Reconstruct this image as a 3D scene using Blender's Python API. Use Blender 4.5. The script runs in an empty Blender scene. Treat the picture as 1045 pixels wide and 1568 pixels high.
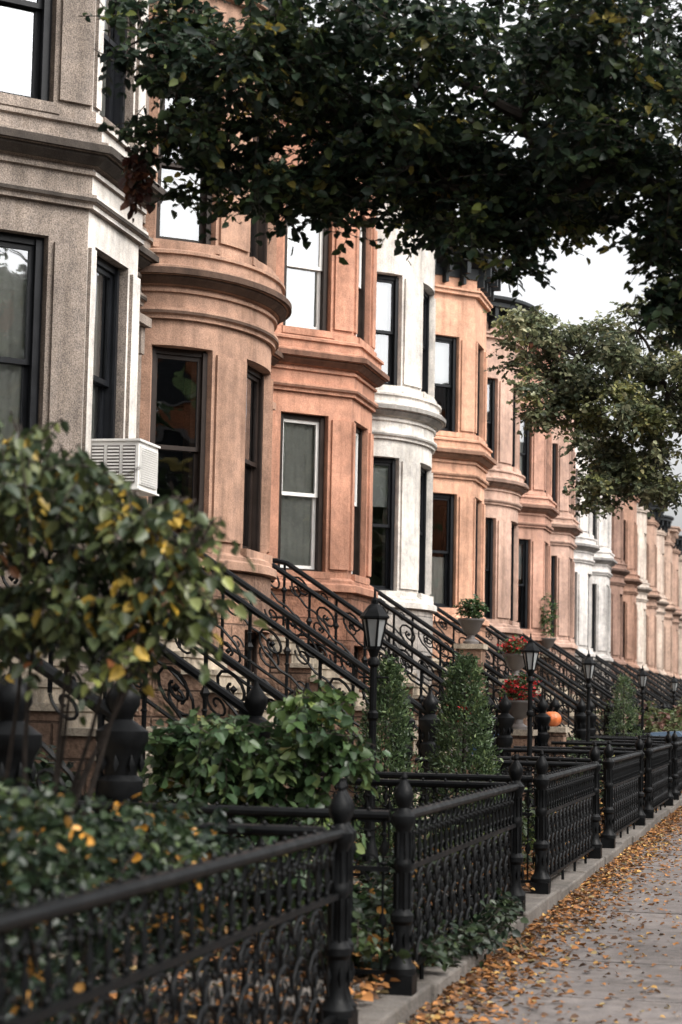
import bpy, math, random
import numpy as np
from mathutils import Vector, Matrix
random.seed(7)
RNG = np.random.default_rng(11)
scene = bpy.context.scene
COL = scene.collection

# ------------------------------------------------------------------ helpers
def link(ob, parent=None):
    COL.objects.link(ob)
    if parent: ob.parent = parent
    return ob
def empty(name, loc=(0,0,0)):
    e = bpy.data.objects.new(name, None); e.location = loc; e.empty_display_size = .2
    return link(e)

class MB:
    def __init__(s): s.v=[]; s.f=[]; s.m=[]
    def add(s, vs, fs, m=0):
        o=len(s.v); s.v.extend(vs)
        for f in fs: s.f.append(tuple(i+o for i in f)); s.m.append(m)
    def box(s, x0,x1,y0,y1,z0,z1,m=0):
        s.add([(x0,y0,z0),(x1,y0,z0),(x1,y1,z0),(x0,y1,z0),(x0,y0,z1),(x1,y0,z1),(x1,y1,z1),(x0,y1,z1)],
              [(0,3,2,1),(4,5,6,7),(0,1,5,4),(1,2,6,5),(2,3,7,6),(3,0,4,7)],m)
    def lbox(s, p,t,n,u0,u1,w0,w1,z0,z1,m=0):
        def q(u,w,z): return (p[0]+t[0]*u+n[0]*w, p[1]+t[1]*u+n[1]*w, z)
        s.add([q(u0,w0,z0),q(u1,w0,z0),q(u1,w1,z0),q(u0,w1,z0),q(u0,w0,z1),q(u1,w0,z1),q(u1,w1,z1),q(u0,w1,z1)],
              [(0,3,2,1),(4,5,6,7),(0,1,5,4),(1,2,6,5),(2,3,7,6),(3,0,4,7)],m)
    def tube(s, pts, r, sides=6, m=0, caps=True):
        pts=[Vector(p) for p in pts]; n=len(pts)
        rs = r if isinstance(r,(list,tuple)) else [r]*n
        vs=[]; fs=[]
        prev=None
        for i,p in enumerate(pts):
            d=(pts[min(i+1,n-1)]-pts[max(i-1,0)])
            if d.length<1e-9: d=Vector((0,0,1))
            d.normalize()
            if prev is None:
                ref=Vector((0,0,1)) if abs(d.z)<.9 else Vector((1,0,0))
                a=d.cross(ref).normalized()
            else:
                a=(prev-d*prev.dot(d))
                if a.length<1e-6: a=d.orthogonal()
                a.normalize()
            prev=a; b=d.cross(a)
            for k in range(sides):
                th=2*math.pi*k/sides
                q=p+(a*math.cos(th)+b*math.sin(th))*rs[i]
                vs.append(tuple(q))
        for i in range(n-1):
            for k in range(sides):
                k2=(k+1)%sides
                fs.append((i*sides+k,i*sides+k2,(i+1)*sides+k2,(i+1)*sides+k))
        if caps:
            fs.append(tuple(range(sides))[::-1]); fs.append(tuple((n-1)*sides+k for k in range(sides)))
        s.add(vs,fs,m)
    def lathe(s, c, prof, sides=10, m=0, rot=0):
        vs=[];fs=[]
        for (r,z) in prof:
            for k in range(sides):
                th=2*math.pi*k/sides+rot
                vs.append((c[0]+r*math.cos(th),c[1]+r*math.sin(th),c[2]+z))
        for i in range(len(prof)-1):
            for k in range(sides):
                k2=(k+1)%sides
                fs.append((i*sides+k,i*sides+k2,(i+1)*sides+k2,(i+1)*sides+k))
        fs.append(tuple(range(sides))[::-1]); fs.append(tuple((len(prof)-1)*sides+k for k in range(sides)))
        s.add(vs,fs,m)
    def octa(s,c,rx,ry,rz,m=0):
        x,y,z=c
        s.add([(x+rx,y,z),(x-rx,y,z),(x,y+ry,z),(x,y-ry,z),(x,y,z+rz),(x,y,z-rz)],
              [(0,2,4),(2,1,4),(1,3,4),(3,0,4),(2,0,5),(1,2,5),(3,1,5),(0,3,5)],m)
    def mesh(s,name,mats,smooth=35):
        me=bpy.data.meshes.new(name); me.from_pydata(s.v,[],s.f)
        for mt in mats: me.materials.append(mt)
        me.polygons.foreach_set('material_index',s.m)
        if smooth:
            me.polygons.foreach_set('use_smooth',[True]*len(s.f))
            me.update()
            try: me.set_sharp_from_angle(angle=math.radians(smooth))
            except Exception: pass
        me.update(); return me
    def obj(s,name,mats,parent=None,smooth=35):
        return link(bpy.data.objects.new(name,s.mesh(name,mats,smooth)),parent)

def miters(path):
    n=len(path); ns=[]
    for i in range(n-1):
        dx=path[i+1][0]-path[i][0]; dy=path[i+1][1]-path[i][1]; l=math.hypot(dx,dy) or 1
        ns.append((dy/l,-dx/l))
    out=[]
    for i in range(n):
        if i==0: out.append(ns[0])
        elif i==n-1: out.append(ns[-1])
        else:
            a=ns[i-1]; b=ns[i]; mx=a[0]+b[0]; my=a[1]+b[1]; l=math.hypot(mx,my); mx/=l; my/=l
            k=1/max(.45,mx*a[0]+my*a[1]); out.append((mx*k,my*k))
    return out
def sweep(mb,path,prof,m=0,mit=None):
    mit = mit or miters(path)
    P=len(prof); vs=[]; fs=[]
    for p,n in zip(path,mit):
        for (o,z) in prof: vs.append((p[0]+n[0]*o,p[1]+n[1]*o,z))
    for i in range(len(path)-1):
        for k in range(P):
            k2=(k+1)%P
            fs.append((i*P+k,i*P+k2,(i+1)*P+k2,(i+1)*P+k))
    fs.append(tuple(range(P))); fs.append(tuple((len(path)-1)*P+k for k in range(P))[::-1])
    mb.add(vs,fs,m)
def cum(path):
    s=[0]
    for a,b in zip(path[:-1],path[1:]): s.append(s[-1]+math.hypot(b[0]-a[0],b[1]-a[1]))
    return s
def at(path,s,c):
    for i in range(len(path)-1):
        if s<=c[i+1]+1e-9:
            t=(s-c[i])/(c[i+1]-c[i]); return (path[i][0]+(path[i+1][0]-path[i][0])*t, path[i][1]+(path[i+1][1]-path[i][1])*t)
    return path[-1]
def sub(path,s0,s1,c):
    pts=[at(path,s0,c)]
    for p,s in zip(path,c):
        if s0+1e-4<s<s1-1e-4: pts.append(p)
    pts.append(at(path,s1,c)); return pts

# ------------------------------------------------------------------ materials
def newmat(name):
    m=bpy.data.materials.new(name); m.use_nodes=True
    nt=m.node_tree; b=nt.nodes['Principled BSDF']; return m,nt,b
def N(nt,t,**k):
    n=nt.nodes.new(t)
    for a,v in k.items(): setattr(n,a,v)
    return n
def setin(n,**k):
    for a,v in k.items(): n.inputs[a.replace('_',' ')].default_value=v
def noise(nt,vec,scale,detail=4,rough=.55):
    n=N(nt,'ShaderNodeTexNoise'); n.inputs['Scale'].default_value=scale; n.inputs['Detail'].default_value=detail
    n.inputs['Roughness'].default_value=rough
    if vec is not None: nt.links.new(vec,n.inputs['Vector'])
    return n
def ramp(nt,src,p0,p1,c0,c1):
    r=N(nt,'ShaderNodeValToRGB'); e=r.color_ramp.elements
    e[0].position=p0;e[1].position=p1; e[0].color=(*c0,1); e[1].color=(*c1,1)
    nt.links.new(src,r.inputs[0]); return r
def mixc(nt,fac,a,b,mode='MIX'):
    m=N(nt,'ShaderNodeMix',data_type='RGBA',blend_type=mode)
    for src,i in ((fac,0),(a,6),(b,7)):
        if hasattr(src,'links') or hasattr(src,'is_output'): nt.links.new(src,m.inputs[i])
        else: m.inputs[i].default_value = src if i==0 else (*src,1)
    return m.outputs[2]
def mth(nt,op,a,b):
    m=N(nt,'ShaderNodeMath',operation=op)
    for i,s in enumerate((a,b)):
        if hasattr(s,'is_output'): nt.links.new(s,m.inputs[i])
        else: m.inputs[i].default_value=s
    return m.outputs[0]
def stone(name,col,dirt=.55,grain=90,bump=.25,rough=.85,blocks=None,mort=.5,gr=.15):
    m,nt,b=newmat(name); L=nt.links
    g=N(nt,'ShaderNodeNewGeometry'); pos=g.outputs['Position']
    n1=noise(nt,pos,.9,3,.6); n2=noise(nt,pos,grain,1,.5)
    mp=N(nt,'ShaderNodeMapping'); mp.inputs['Scale'].default_value=(5,5,.45); L.new(pos,mp.inputs[0])
    n3=noise(nt,mp.outputs[0],1.0,5,.68)
    n4=noise(nt,pos,7,4,.62)
    r1=ramp(nt,n1.outputs[0],.33,.68,[c*.72 for c in col],[min(1,c*1.14) for c in col])
    r3=ramp(nt,n3.outputs[0],.45,.78,(1,1,1),(dirt,dirt*.97,dirt*.93))
    c=mixc(nt,1.0,r1.outputs[0],r3.outputs[0],'MULTIPLY')
    r4=ramp(nt,n4.outputs[0],.3,.75,(.72,.73,.75),(1.12,1.10,1.08))
    c=mixc(nt,1.0,c,r4.outputs[0],'MULTIPLY')
    r2=ramp(nt,n2.outputs[0],.3,.7,(1-gr*1.6,)*3,(1+gr,)*3)
    c=mixc(nt,1.0,c,r2.outputs[0],'MULTIPLY')
    h=mth(nt,'ADD',mth(nt,'MULTIPLY',n2.outputs[0],.006*bump*2),mth(nt,'MULTIPLY',n4.outputs[0],.014))
    if blocks:
        sx=N(nt,'ShaderNodeSeparateXYZ'); L.new(pos,sx.inputs[0])
        ad=mth(nt,'ADD',sx.outputs[0],sx.outputs[1])
        cb=N(nt,'ShaderNodeCombineXYZ'); L.new(ad,cb.inputs[0]); L.new(sx.outputs[2],cb.inputs[1])
        br=N(nt,'ShaderNodeTexBrick'); L.new(cb.outputs[0],br.inputs['Vector'])
        setin(br,Scale=1.0,Mortar_Size=.012,Mortar_Smooth=.4,Brick_Width=blocks[0],Row_Height=blocks[1],Bias=0.0)
        br.inputs['Color1'].default_value=(.7,.7,.7,1); br.inputs['Color2'].default_value=(1.15,1.1,1.05,1); br.inputs['Mortar'].default_value=(mort,mort,mort,1)
        c=mixc(nt,1.0,c,br.outputs['Color'],'MULTIPLY')
        nb=noise(nt,pos,5,4,.6)
        h=mth(nt,'ADD',h,mth(nt,'MULTIPLY',mth(nt,'SUBTRACT',nb.outputs[0],br.outputs['Fac']),.06))
    bp=N(nt,'ShaderNodeBump'); bp.inputs['Strength'].default_value=.8; bp.inputs['Distance'].default_value=1.0
    L.new(h,bp.inputs['Height']); L.new(bp.outputs[0],b.inputs['Normal'])
    L.new(c,b.inputs['Base Color']); b.inputs['Roughness'].default_value=rough
    b.inputs['Specular IOR Level'].default_value=.2
    return m
def paint(name,col,rough=.4,var=.25,spec=.5,sc=6):
    m,nt,b=newmat(name); g=N(nt,'ShaderNodeNewGeometry'); n=noise(nt,g.outputs['Position'],sc,4,.6)
    r=ramp(nt,n.outputs[0],.3,.7,[c*(1-var) for c in col],[min(1,c*(1+var)) for c in col])
    nt.links.new(r.outputs[0],b.inputs['Base Color'])
    rr=ramp(nt,n.outputs[0],.3,.7,(rough*.8,)*3,(min(1,rough*1.3),)*3); nt.links.new(rr.outputs[0],b.inputs['Roughness'])
    bp=N(nt,'ShaderNodeBump'); bp.inputs['Strength'].default_value=.3; bp.inputs['Distance'].default_value=.004
    n2=noise(nt,g.outputs['Position'],70,1); nt.links.new(n2.outputs[0],bp.inputs['Height']); nt.links.new(bp.outputs[0],b.inputs['Normal'])
    b.inputs['Specular IOR Level'].default_value=spec
    return m
def glassmat():
    m,nt,b=newmat('window_glass'); L=nt.links; nt.nodes.remove(b)
    out=[n for n in nt.nodes if n.type=='OUTPUT_MATERIAL'][0]
    tr=N(nt,'ShaderNodeBsdfTransparent'); tr.inputs[0].default_value=(.84,.87,.85,1)
    gl=N(nt,'ShaderNodeBsdfGlossy'); gl.inputs['Roughness'].default_value=.015; gl.inputs['Color'].default_value=(.92,.95,1,1)
    g=N(nt,'ShaderNodeNewGeometry'); nz=noise(nt,g.outputs['Position'],1.6,2,.4)
    bp=N(nt,'ShaderNodeBump'); bp.inputs['Strength'].default_value=.25; bp.inputs['Distance'].default_value=.02
    L.new(nz.outputs[0],bp.inputs['Height']); L.new(bp.outputs[0],gl.inputs['Normal'])
    fr=N(nt,'ShaderNodeFresnel'); fr.inputs[0].default_value=1.8
    ad=N(nt,'ShaderNodeMath',operation='ADD',use_clamp=True); ad.inputs[1].default_value=.14; L.new(fr.outputs[0],ad.inputs[0])
    mx=N(nt,'ShaderNodeMixShader'); L.new(ad.outputs[0],mx.inputs[0]); L.new(tr.outputs[0],mx.inputs[1]); L.new(gl.outputs[0],mx.inputs[2])
    L.new(mx.outputs[0],out.inputs[0]); return m
def leafmat(name,transl=.3,rough=.45,spec=.4):
    m,nt,b=newmat(name); L=nt.links
    a=N(nt,'ShaderNodeAttribute',attribute_name='leafcol')
    L.new(a.outputs['Color'],b.inputs['Base Color']); b.inputs['Roughness'].default_value=rough; b.inputs['Specular IOR Level'].default_value=spec
    t=N(nt,'ShaderNodeBsdfTranslucent'); L.new(a.outputs['Color'],t.inputs[0])
    mx=N(nt,'ShaderNodeMixShader'); mx.inputs[0].default_value=transl
    out=[x for x in nt.nodes if x.type=='OUTPUT_MATERIAL'][0]
    L.new(b.outputs[0],mx.inputs[1]); L.new(t.outputs[0],mx.inputs[2]); L.new(mx.outputs[0],out.inputs[0])
    return m

M_GLASS=glassmat()
M_IRON=paint('black_iron',(.0045,.005,.0055),.45,.35,.11,9)
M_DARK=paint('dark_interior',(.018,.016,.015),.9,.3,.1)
M_CURT=paint('curtain_cloth',(.70,.68,.64),.9,.12,.1,3)
M_BLIND=paint('roller_blind',(.74,.74,.72),.8,.06,.1,2)
M_FBLACK=paint('black_window_paint',(.008,.009,.011),.4,.2,.2)
M_FBROWN=paint('brown_window_paint',(.022,.015,.012),.45,.2,.2)
M_FWHITE=paint('white_window_paint',(.72,.71,.68),.45,.06)
M_FGREY=paint('grey_window_paint',(.10,.09,.085),.45,.2)
M_DOOR=paint('door_wood',(.10,.045,.02),.4,.3)
M_ROOF=paint('roof_felt',(.04,.04,.042),.9,.2,.2)
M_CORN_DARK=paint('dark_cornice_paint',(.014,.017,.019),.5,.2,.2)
M_BARK=stone('tree_bark',(.045,.036,.030),.5,40,.8)
M_LEAF=leafmat('tree_leaves',.34,.42,.28)
M_LEAF2=leafmat('shrub_leaves',.3,.38,.36)
M_FALL=leafmat('fallen_leaves_mat',.12,.75,.15)
M_STEP=stone('step_sandstone',(.42,.36,.28),.45,60,.4)
M_STEPSIDE=stone('rough_brownstone',(.25,.165,.12),.5,30,.8,blocks=(.55,.27),mort=.35)
M_WHITEMETAL=paint('white_metal',(.66,.65,.62),.4,.06)
M_LAMPGLASS=paint('lamp_glass',(.26,.27,.27),.15,.1)
M_CONC=stone('sidewalk_concrete',(.195,.175,.166),.55,120,.4,.9)
M_KERB=stone('kerb_stone',(.16,.145,.13),.5,60,.5,.85)
M_SOIL=stone('soil',(.034,.027,.021),.5,20,.9,.95)
M_ASPH=stone('asphalt',(.05,.05,.052),.8,150,.5,.9)
M_GROUND=stone('earth',(.07,.065,.055),.7,10,.5,.95)
M_LIGHTSTONE=stone('pale_front_stone',(.68,.64,.59),.6,90,.3)  # paler stone for the front facet of one house

# ------------------------------------------------------------------ leaves
def leaf_mesh(name,P,D,Nn,size,col,mat,parent=None,wid=1.0,fold=.09):
    n=len(P)
    D=D/np.linalg.norm(D,axis=1,keepdims=True)
    S=np.cross(D,Nn); S/= (np.linalg.norm(S,axis=1,keepdims=True)+1e-9)
    Nn=np.cross(S,D)
    T=np.array([(0,0,0),(.28,.36*wid,fold),(.7,.28*wid,fold*.7),(1,0,-.1),(.7,-.28*wid,fold*.7),(.28,-.36*wid,fold)])
    sz=np.asarray(size).reshape(n,1,1)
    V=P[:,None,:]+sz*(T[None,:,0:1]*D[:,None,:]+T[None,:,1:2]*S[:,None,:]+T[None,:,2:3]*Nn[:,None,:])
    V=V.reshape(-1,3)
    base=np.arange(n)*6
    F=np.array([0,1,2,3,0,3,4,5]); loops=(base[:,None]+F[None,:]).reshape(-1)
    me=bpy.data.meshes.new(name)
    me.vertices.add(n*6); me.vertices.foreach_set('co',V.astype(np.float32).ravel())
    me.loops.add(n*8); me.loops.foreach_set('vertex_index',loops.astype(np.int32))
    me.polygons.add(n*2); me.polygons.foreach_set('loop_start',(np.arange(n*2)*4).astype(np.int32))
    me.update(calc_edges=True)
    at_=me.color_attributes.new('leafcol','FLOAT_COLOR','POINT')
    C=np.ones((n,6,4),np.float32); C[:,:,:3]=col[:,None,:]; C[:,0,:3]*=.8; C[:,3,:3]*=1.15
    at_.data.foreach_set('color',C.ravel())
    me.materials.append(mat)
    return link(bpy.data.objects.new(name,me),parent)

def palette(n,pal,w,jit=.3):
    pal=np.array(pal); w=np.array(w,float); w/=w.sum()
    i=RNG.choice(len(pal),n,p=w); return pal[i]*(1+RNG.uniform(-jit,jit,(n,1)))
def subclump(blobs,k=9,f=.33,shell=.45):
    out=[]
    for b in blobs:
        b=np.array(b,float)
        for j in range(k):
            d=RNG.normal(size=3); d/=np.linalg.norm(d); r=RNG.uniform()**shell
            c=b[:3]+d*r*b[3:6]
            q=RNG.uniform(.6,1.3)*f
            out.append((*c,b[3]*q,b[4]*q,b[5]*q*.8,b[6]*q*q))
    return out
def sprays(name,blobs,ntw,per,size,tl,pal,w,mat,parent,droop=.35,twig_r=.003,flat=.6,wid=1.0,shell=.5,twigs=True,bright=1.35):
    B=np.array(blobs,float); p=B[:,6]/B[:,6].sum(); k=RNG.choice(len(B),ntw,p=p)
    d=RNG.normal(size=(ntw,3)); d/=np.linalg.norm(d,axis=1,keepdims=True)
    rr=RNG.uniform(0,1,(ntw,1))**shell
    c=B[k,:3]+d*rr*B[k,3:6]
    td=RNG.normal(size=(ntw,3)); td[:,2]*=.4; td+=d*.5; td[:,2]-=droop*.5
    td/=np.linalg.norm(td,axis=1,keepdims=True)
    ln=tl*RNG.uniform(.6,1.3,(ntw,1))
    a=c-td*ln*.5
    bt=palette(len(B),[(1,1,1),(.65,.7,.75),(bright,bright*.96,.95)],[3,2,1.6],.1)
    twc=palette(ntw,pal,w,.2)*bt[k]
    t=np.linspace(.08,1,per)[None,:,None]*np.ones((ntw,1,1))+RNG.uniform(-.05,.05,(ntw,per,1))
    sag=-droop*.35*ln[:,None,:]*t**2
    P=a[:,None,:]+td[:,None,:]*ln[:,None,:]*t; P[:,:,2:3]+=sag
    side=np.cross(td,np.array([0,0,1.0])); side/=np.linalg.norm(side,axis=1,keepdims=True)+1e-9
    sg=np.where(np.arange(per)%2==0,1,-1)[None,:,None]
    D=td[:,None,:]*.6+side[:,None,:]*sg*.9+RNG.normal(size=(ntw,per,3))*.35
    D[:,:,2]-=droop
    Nn=np.array([0,0,1.0])[None,None,:]*flat+RNG.normal(size=(ntw,per,3))*.42+np.array([.15,-.1,0])
    sz=size*RNG.uniform(.55,1.2,(ntw,per))
    col=np.repeat(twc[:,None,:],per,1)*(1+RNG.uniform(-.25,.25,(ntw,per,1)))
    alt=palette(ntw*per,pal,w,.3).reshape(ntw,per,3); mk=RNG.uniform(size=(ntw,per,1))<.3
    col=np.where(mk,alt,col); col=np.clip(col,0,1)
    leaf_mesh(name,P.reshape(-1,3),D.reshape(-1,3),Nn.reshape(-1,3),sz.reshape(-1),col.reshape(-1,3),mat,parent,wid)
    if twigs:
        mb=MB()
        for i in range(ntw):
            p0=a[i]; p1=a[i]+td[i]*ln[i]*.5; p1[2]-=droop*.35*ln[i,0]*.25; p2=a[i]+td[i]*ln[i]; p2[2]-=droop*.35*ln[i,0]
            mb.tube([p0,p1,p2],[twig_r*1.4,twig_r,twig_r*.5],3,0,False)
        mb.obj('twigs',[M_BARK],parent,0)
    return a

G_DARK=[(.016,.029,.019),(.027,.045,.026),(.042,.066,.032),(.10,.125,.04),(.24,.20,.05)]

def limb(mb,p0,p1,r0,r1,sag=.0,n=9,wob=.08):
    p0=Vector(p0);p1=Vector(p1); pts=[];rs=[]
    ph=random.uniform(0,6); L=(p1-p0).length
    for i in range(n+1):
        t=i/n; q=p0.lerp(p1,t); q.z+=math.sin(t*math.pi)*sag*L
        q.x+=math.sin(t*5+ph)*wob*t*(1-t)*2; q.y+=math.cos(t*6+ph)*wob*t*(1-t)*2
        pts.append(q); rs.append(r0+(r1-r0)*t**.8)
    mb.tube(pts,rs,7,0,False); return pts

def make_tree(trunk,zsplit,blobs,ntw,per,size,tl,pal,w,trunk_r=.17,limbr=.06,twigs=True,droop=.35,k=9,f=.36,wid=1.0):
    e=empty('street_tree',(0,0,0)); mb=MB()
    x,y=trunk
    mb.tube([(x,y,-.15),(x,y,.25),(x+.03,y,1.5),(x-.03,y+.05,zsplit),(x-.1,y+.1,zsplit+1.6),(x-.1,y,zsplit+3.2)],[trunk_r*1.5,trunk_r*1.1,trunk_r,trunk_r*.85,trunk_r*.5,trunk_r*.2],12)
    B=sorted(blobs,key=lambda b:math.hypot(b[0]-x,b[1]-y))
    nodes=[(x,y,zsplit),(x-.05,y+.05,zsplit+.8),(x-.1,y+.1,zsplit+1.6)]
    sc=subclump(blobs,k,f)
    for i,b in enumerate(B):
        c=Vector(b[:3]); best=min(nodes,key=lambda q:(Vector(q)-c).length)
        dist=math.hypot(b[0]-x,b[1]-y); r=max(.012,limbr*(1-dist/9))
        pts=limb(mb,best,c,r*1.2,max(.006,r*.45),.05)
        nodes.append(tuple(c)); nodes.append(tuple(pts[len(pts)//2]))
    for s_ in sc:
        c=Vector(s_[:3]); best=min(B,key=lambda q:(Vector(q[:3])-c).length)
        limb(mb,best[:3],c,.010,.003,.03,5,.05)
    mb.obj('trunk_and_limbs',[M_BARK],e)
    sprays('crown_leaves',sc,ntw,per,size,tl,pal,w,M_LEAF,e,droop=droop,twigs=twigs,wid=wid)
    return e

# ------------------------------------------------------------------ houses
LW,LF=7.33,6.33
WT=5.50
PROF_CORN=[(-.35,5.80),(0,5.80),(.05,5.80),(.05,5.84),(.085,5.86),(.085,5.92),(.030,5.93),(.030,6.10),
 (.065,6.105),(.065,6.14),(.035,6.145),(.035,6.17),(.10,6.19),(.17,6.25),(.17,6.275),(.235,6.285),(.235,6.345),(.20,6.36),(.20,6.385),(.12,6.41),(.12,6.52),(.155,6.53),(.155,6.565),(.05,6.60),(.05,6.70),(-.35,6.70)]
def add_window(fr,gl,cu,p0,p1,z0,z1,style,blind):
    dx=p1[0]-p0[0];dy=p1[1]-p0[1];w=math.hypot(dx,dy);t=(dx/w,dy/w);n=(t[1],-t[0])
    fw=.075
    fr.lbox(p0,t,n,0.002,fw,-.26,-.10,z0,z1,0); fr.lbox(p0,t,n,w-fw,w-.002,-.26,-.10,z0,z1,0)
    fr.lbox(p0,t,n,fw,w-fw,-.26,-.102,z1-fw,z1-.002,0); fr.lbox(p0,t,n,fw,w-fw,-.26,-.098,z0+.002,z0+.05,0)
    fr.lbox(p0,t,n,.03,fw+.012,-.10,-.075,z0+.01,z1-.03,0); fr.lbox(p0,t,n,w-fw-.012,w-.03,-.10,-.075,z0+.01,z1-.03,0)
    zm=z0+(z1-z0)*.49; s=.05
    a=fw+.001;b=w-fw-.001
    for (za,zb,wo) in ((zm-.02,z1-fw,-.15),(z0+.052,zm+.03,-.20)):
        fr.lbox(p0,t,n,a,a+s,wo-.02,wo+.02,za,zb,1); fr.lbox(p0,t,n,b-s,b,wo-.02,wo+.02,za,zb,1)
        fr.lbox(p0,t,n,a+s,b-s,wo-.019,wo+.019,za,za+s,1); fr.lbox(p0,t,n,a+s,b-s,wo-.019,wo+.019,zb-s,zb,1)
        q=lambda u,z:(p0[0]+t[0]*u+n[0]*wo,p0[1]+t[1]*u+n[1]*wo,z)
        gl.add([q(a+.02,za+.02),q(b-.02,za+.02),q(b-.02,zb-.02),q(a+.02,zb-.02)],[(0,1,2,3)])
    fr.lbox(p0,t,n,-.04,w+.04,-.25,.065,z0-.085,z0+.012,2)
    def drape(u0,u1,za,zb,wo,amp,m):
        k=max(4,int((u1-u0)/.02)); vs=[];ph=random.uniform(0,6)
        for i in range(k+1):
            u=u0+(u1-u0)*i/k; ww=wo+amp*math.sin(u*55+ph)+amp*.5*math.sin(u*23+ph)
            for z in (za,zb): vs.append((p0[0]+t[0]*u+n[0]*ww,p0[1]+t[1]*u+n[1]*ww,z))
        cu.add(vs,[(2*i,2*i+2,2*i+3,2*i+1) for i in range(k)],m)
    if style=='drape':
        f=random.uniform(.25,.42)
        drape(.08,.08+(w-.16)*f,z0+.03,z1-.03,-.25,.015,0); drape(w-.08-(w-.16)*f,w-.08,z0+.03,z1-.03,-.255,.015,0)
    elif style=='full': drape(.06,w-.06,z0+.02,z1-.02,-.245,.012,0)
    elif style=='blind':
        drape(.09,w-.09,z1-(z1-z0)*blind,z1-.04,-.235,.0,1)
    elif style=='half':
        drape(.06,w-.06,z0+.02,z0+(z1-z0)*.45,-.25,.012,0)

def house(i,c,col,kind,frame=None,sash=None,styles=('drape','blind','half','none'),dz=0.0,roofdark=True,height=0.0,upstyles=None,lightfront=False,soot_shade=.45,gr=.15):
    e=empty('brownstone_house',(0,0,0))
    ms=stone('stone_front',col,.5,gr=gr); 
    msootshade=stone('soot_shade_stone',[k*soot_shade for k in col],.4)  # cornice shadow and soot painted together as a darker stone
    mbse=stone('rock_faced_base',[k*.72 for k in col] if col[0]<.60 or col[2]<.3 else [.38,.355,.33],.5,30,.8,blocks=(.6,.30))
    if kind=='ang':
        h=.7
        path=[(-LW,c-1.7),(-LF,c-h),(-LF,c+h),(-LW,c+1.7),(-LW,c+3.745)]
        cs=cum(path)
        ops=[(.24,1.03),(cs[1]+.2,cs[1]+1.12),(cs[2]+.35,cs[2]+1.15)]
    else:
        phs=[];ca=c-.12
        fix=[0,8,45,70,110,135,172,180]
        for a,b in zip(fix[:-1],fix[1:]):
            k=max(2,int((b-a)/5))
            for j in range(k): phs.append(a+(b-a)*j/k)
        phs.append(180)
        path=[]
        for ph in phs:
            r=math.radians(ph); aa=1.64 if ph<90 else 1.52
            path.append((-LW+1.03*math.sin(r),ca-aa*math.cos(r)))
        cs0=cum(path); S=lambda ph: cs0[phs.index(ph)]
        ops=[(S(8),S(45)),(S(70),S(110)),(S(135),S(172))]
        path.append((-LW,c+3.745)); cs=cum(path)
    T=cs[-1]; sd=T-2.045; door=(sd+.42,sd+1.62)
    z=lambda v:v+dz
    W=MB()
    mit=miters(path)
    def band(z0,z1,o=0.0,m=0): sweep(W,path,[(-.35,z0),(o,z0),(o,z1),(-.35,z1)],m,mit)
    def piers(z0,z1,oo,m=0,o=0.0,pil=False):
        prev=0
        for (a,b) in oo+[(T,T)]:
            if a-prev>.02:
                sp=sub(path,prev,a,cs); sweep(W,sp,[(-.35,z0),(o,z0),(o,z1),(-.35,z1)],m)
                if pil and a-prev>.2:
                    q0,q1=prev+.05,a-.05
                    cut=[q0]+[s for s in cs[1:-1] if kind=='ang' and q0+.1<s<q1-.1]+[q1]
                    for u,v in zip(cut[:-1],cut[1:]):
                        uu=u+(.014 if u!=q0 else 0); vv=v-(.014 if v!=q1 else 0)
                        sp=sub(path,uu,vv,cs); sweep(W,sp,[(-.05,z0+.06),(o+.035,z0+.06),(o+.035,z1-.05),(-.05,z1-.05)],m)
            prev=b
    band(0,.95,.06,1); piers(.95,2.35,ops,1,.06); band(2.35,z(2.98),.06,1)
    sweep(W,path,[(-.35,z(2.98)),(.06,z(2.98)),(.13,z(2.99)),(.13,z(3.08)),(.07,z(3.11)),(.07,z(3.15)),(.0,z(3.19)),(0,z(3.25)),(-.35,z(3.25))],0,mit)
    piers(z(3.25),z(WT),ops+[door],pil=True); band(z(WT),z(5.80))
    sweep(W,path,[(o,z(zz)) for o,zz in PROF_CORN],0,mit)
    sweep(W,path,[(.02,z(6.186)),(.103,z(6.186)),(.174,z(6.247)),(.174,z(6.278)),(.239,z(6.282)),(.239,z(6.348)),(.203,z(6.363)),(.02,z(6.363))],4,mit)  # dark strip: crown shadow put into the colour, along with soot
    sweep(W,path,[(.02,z(5.855)),(.089,z(5.857)),(.089,z(5.89)),(.02,z(5.89))],4,mit)  # same painted shadow and soot on the string course
    ops2=ops+[(sd+.55,sd+1.5)]
    piers(z(6.70),z(8.62),ops2,pil=True); band(z(8.62),z(9.15+height))
    sweep(W,path,[(-.35,z(9.15+height)),(.0,z(9.15+height)),(.08,z(9.16+height)),(.08,z(9.22+height)),(.12,z(9.24+height)),(.12,z(9.28+height)),(.02,z(9.3+height)),(.02,z(9.5+height)),(-.35,z(9.5+height))],0,mit)
    zr=z(9.5+height)
    sweep(W,path,[(-.35,zr),(.05,zr),(.05,zr+.22),(.14,zr+.25),(.34,zr+.31),(.34,zr+.40),(.44,zr+.46),(.44,zr+.53),(-.35,zr+.53)],2,mit)
    s=.15
    while s<T-.1:
        p=at(path,s,cs); q=at(path,min(T,s+.05),cs); l=math.hypot(q[0]-p[0],q[1]-p[1]) or 1; t=((q[0]-p[0])/l,(q[1]-p[1])/l); n=(t[1],-t[0])
        W.lbox(p,t,n,0,.09,.02,.30,zr+.06,zr+.30,2); W.lbox(p,t,n,0.01,.08,.02,.16,zr-.14,zr+.06,2); s+=.42
    wo=W.obj('facade_walls',[ms,mbse,M_CORN_DARK if roofdark else ms,M_LIGHTSTONE,msootshade],e,13)
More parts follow.
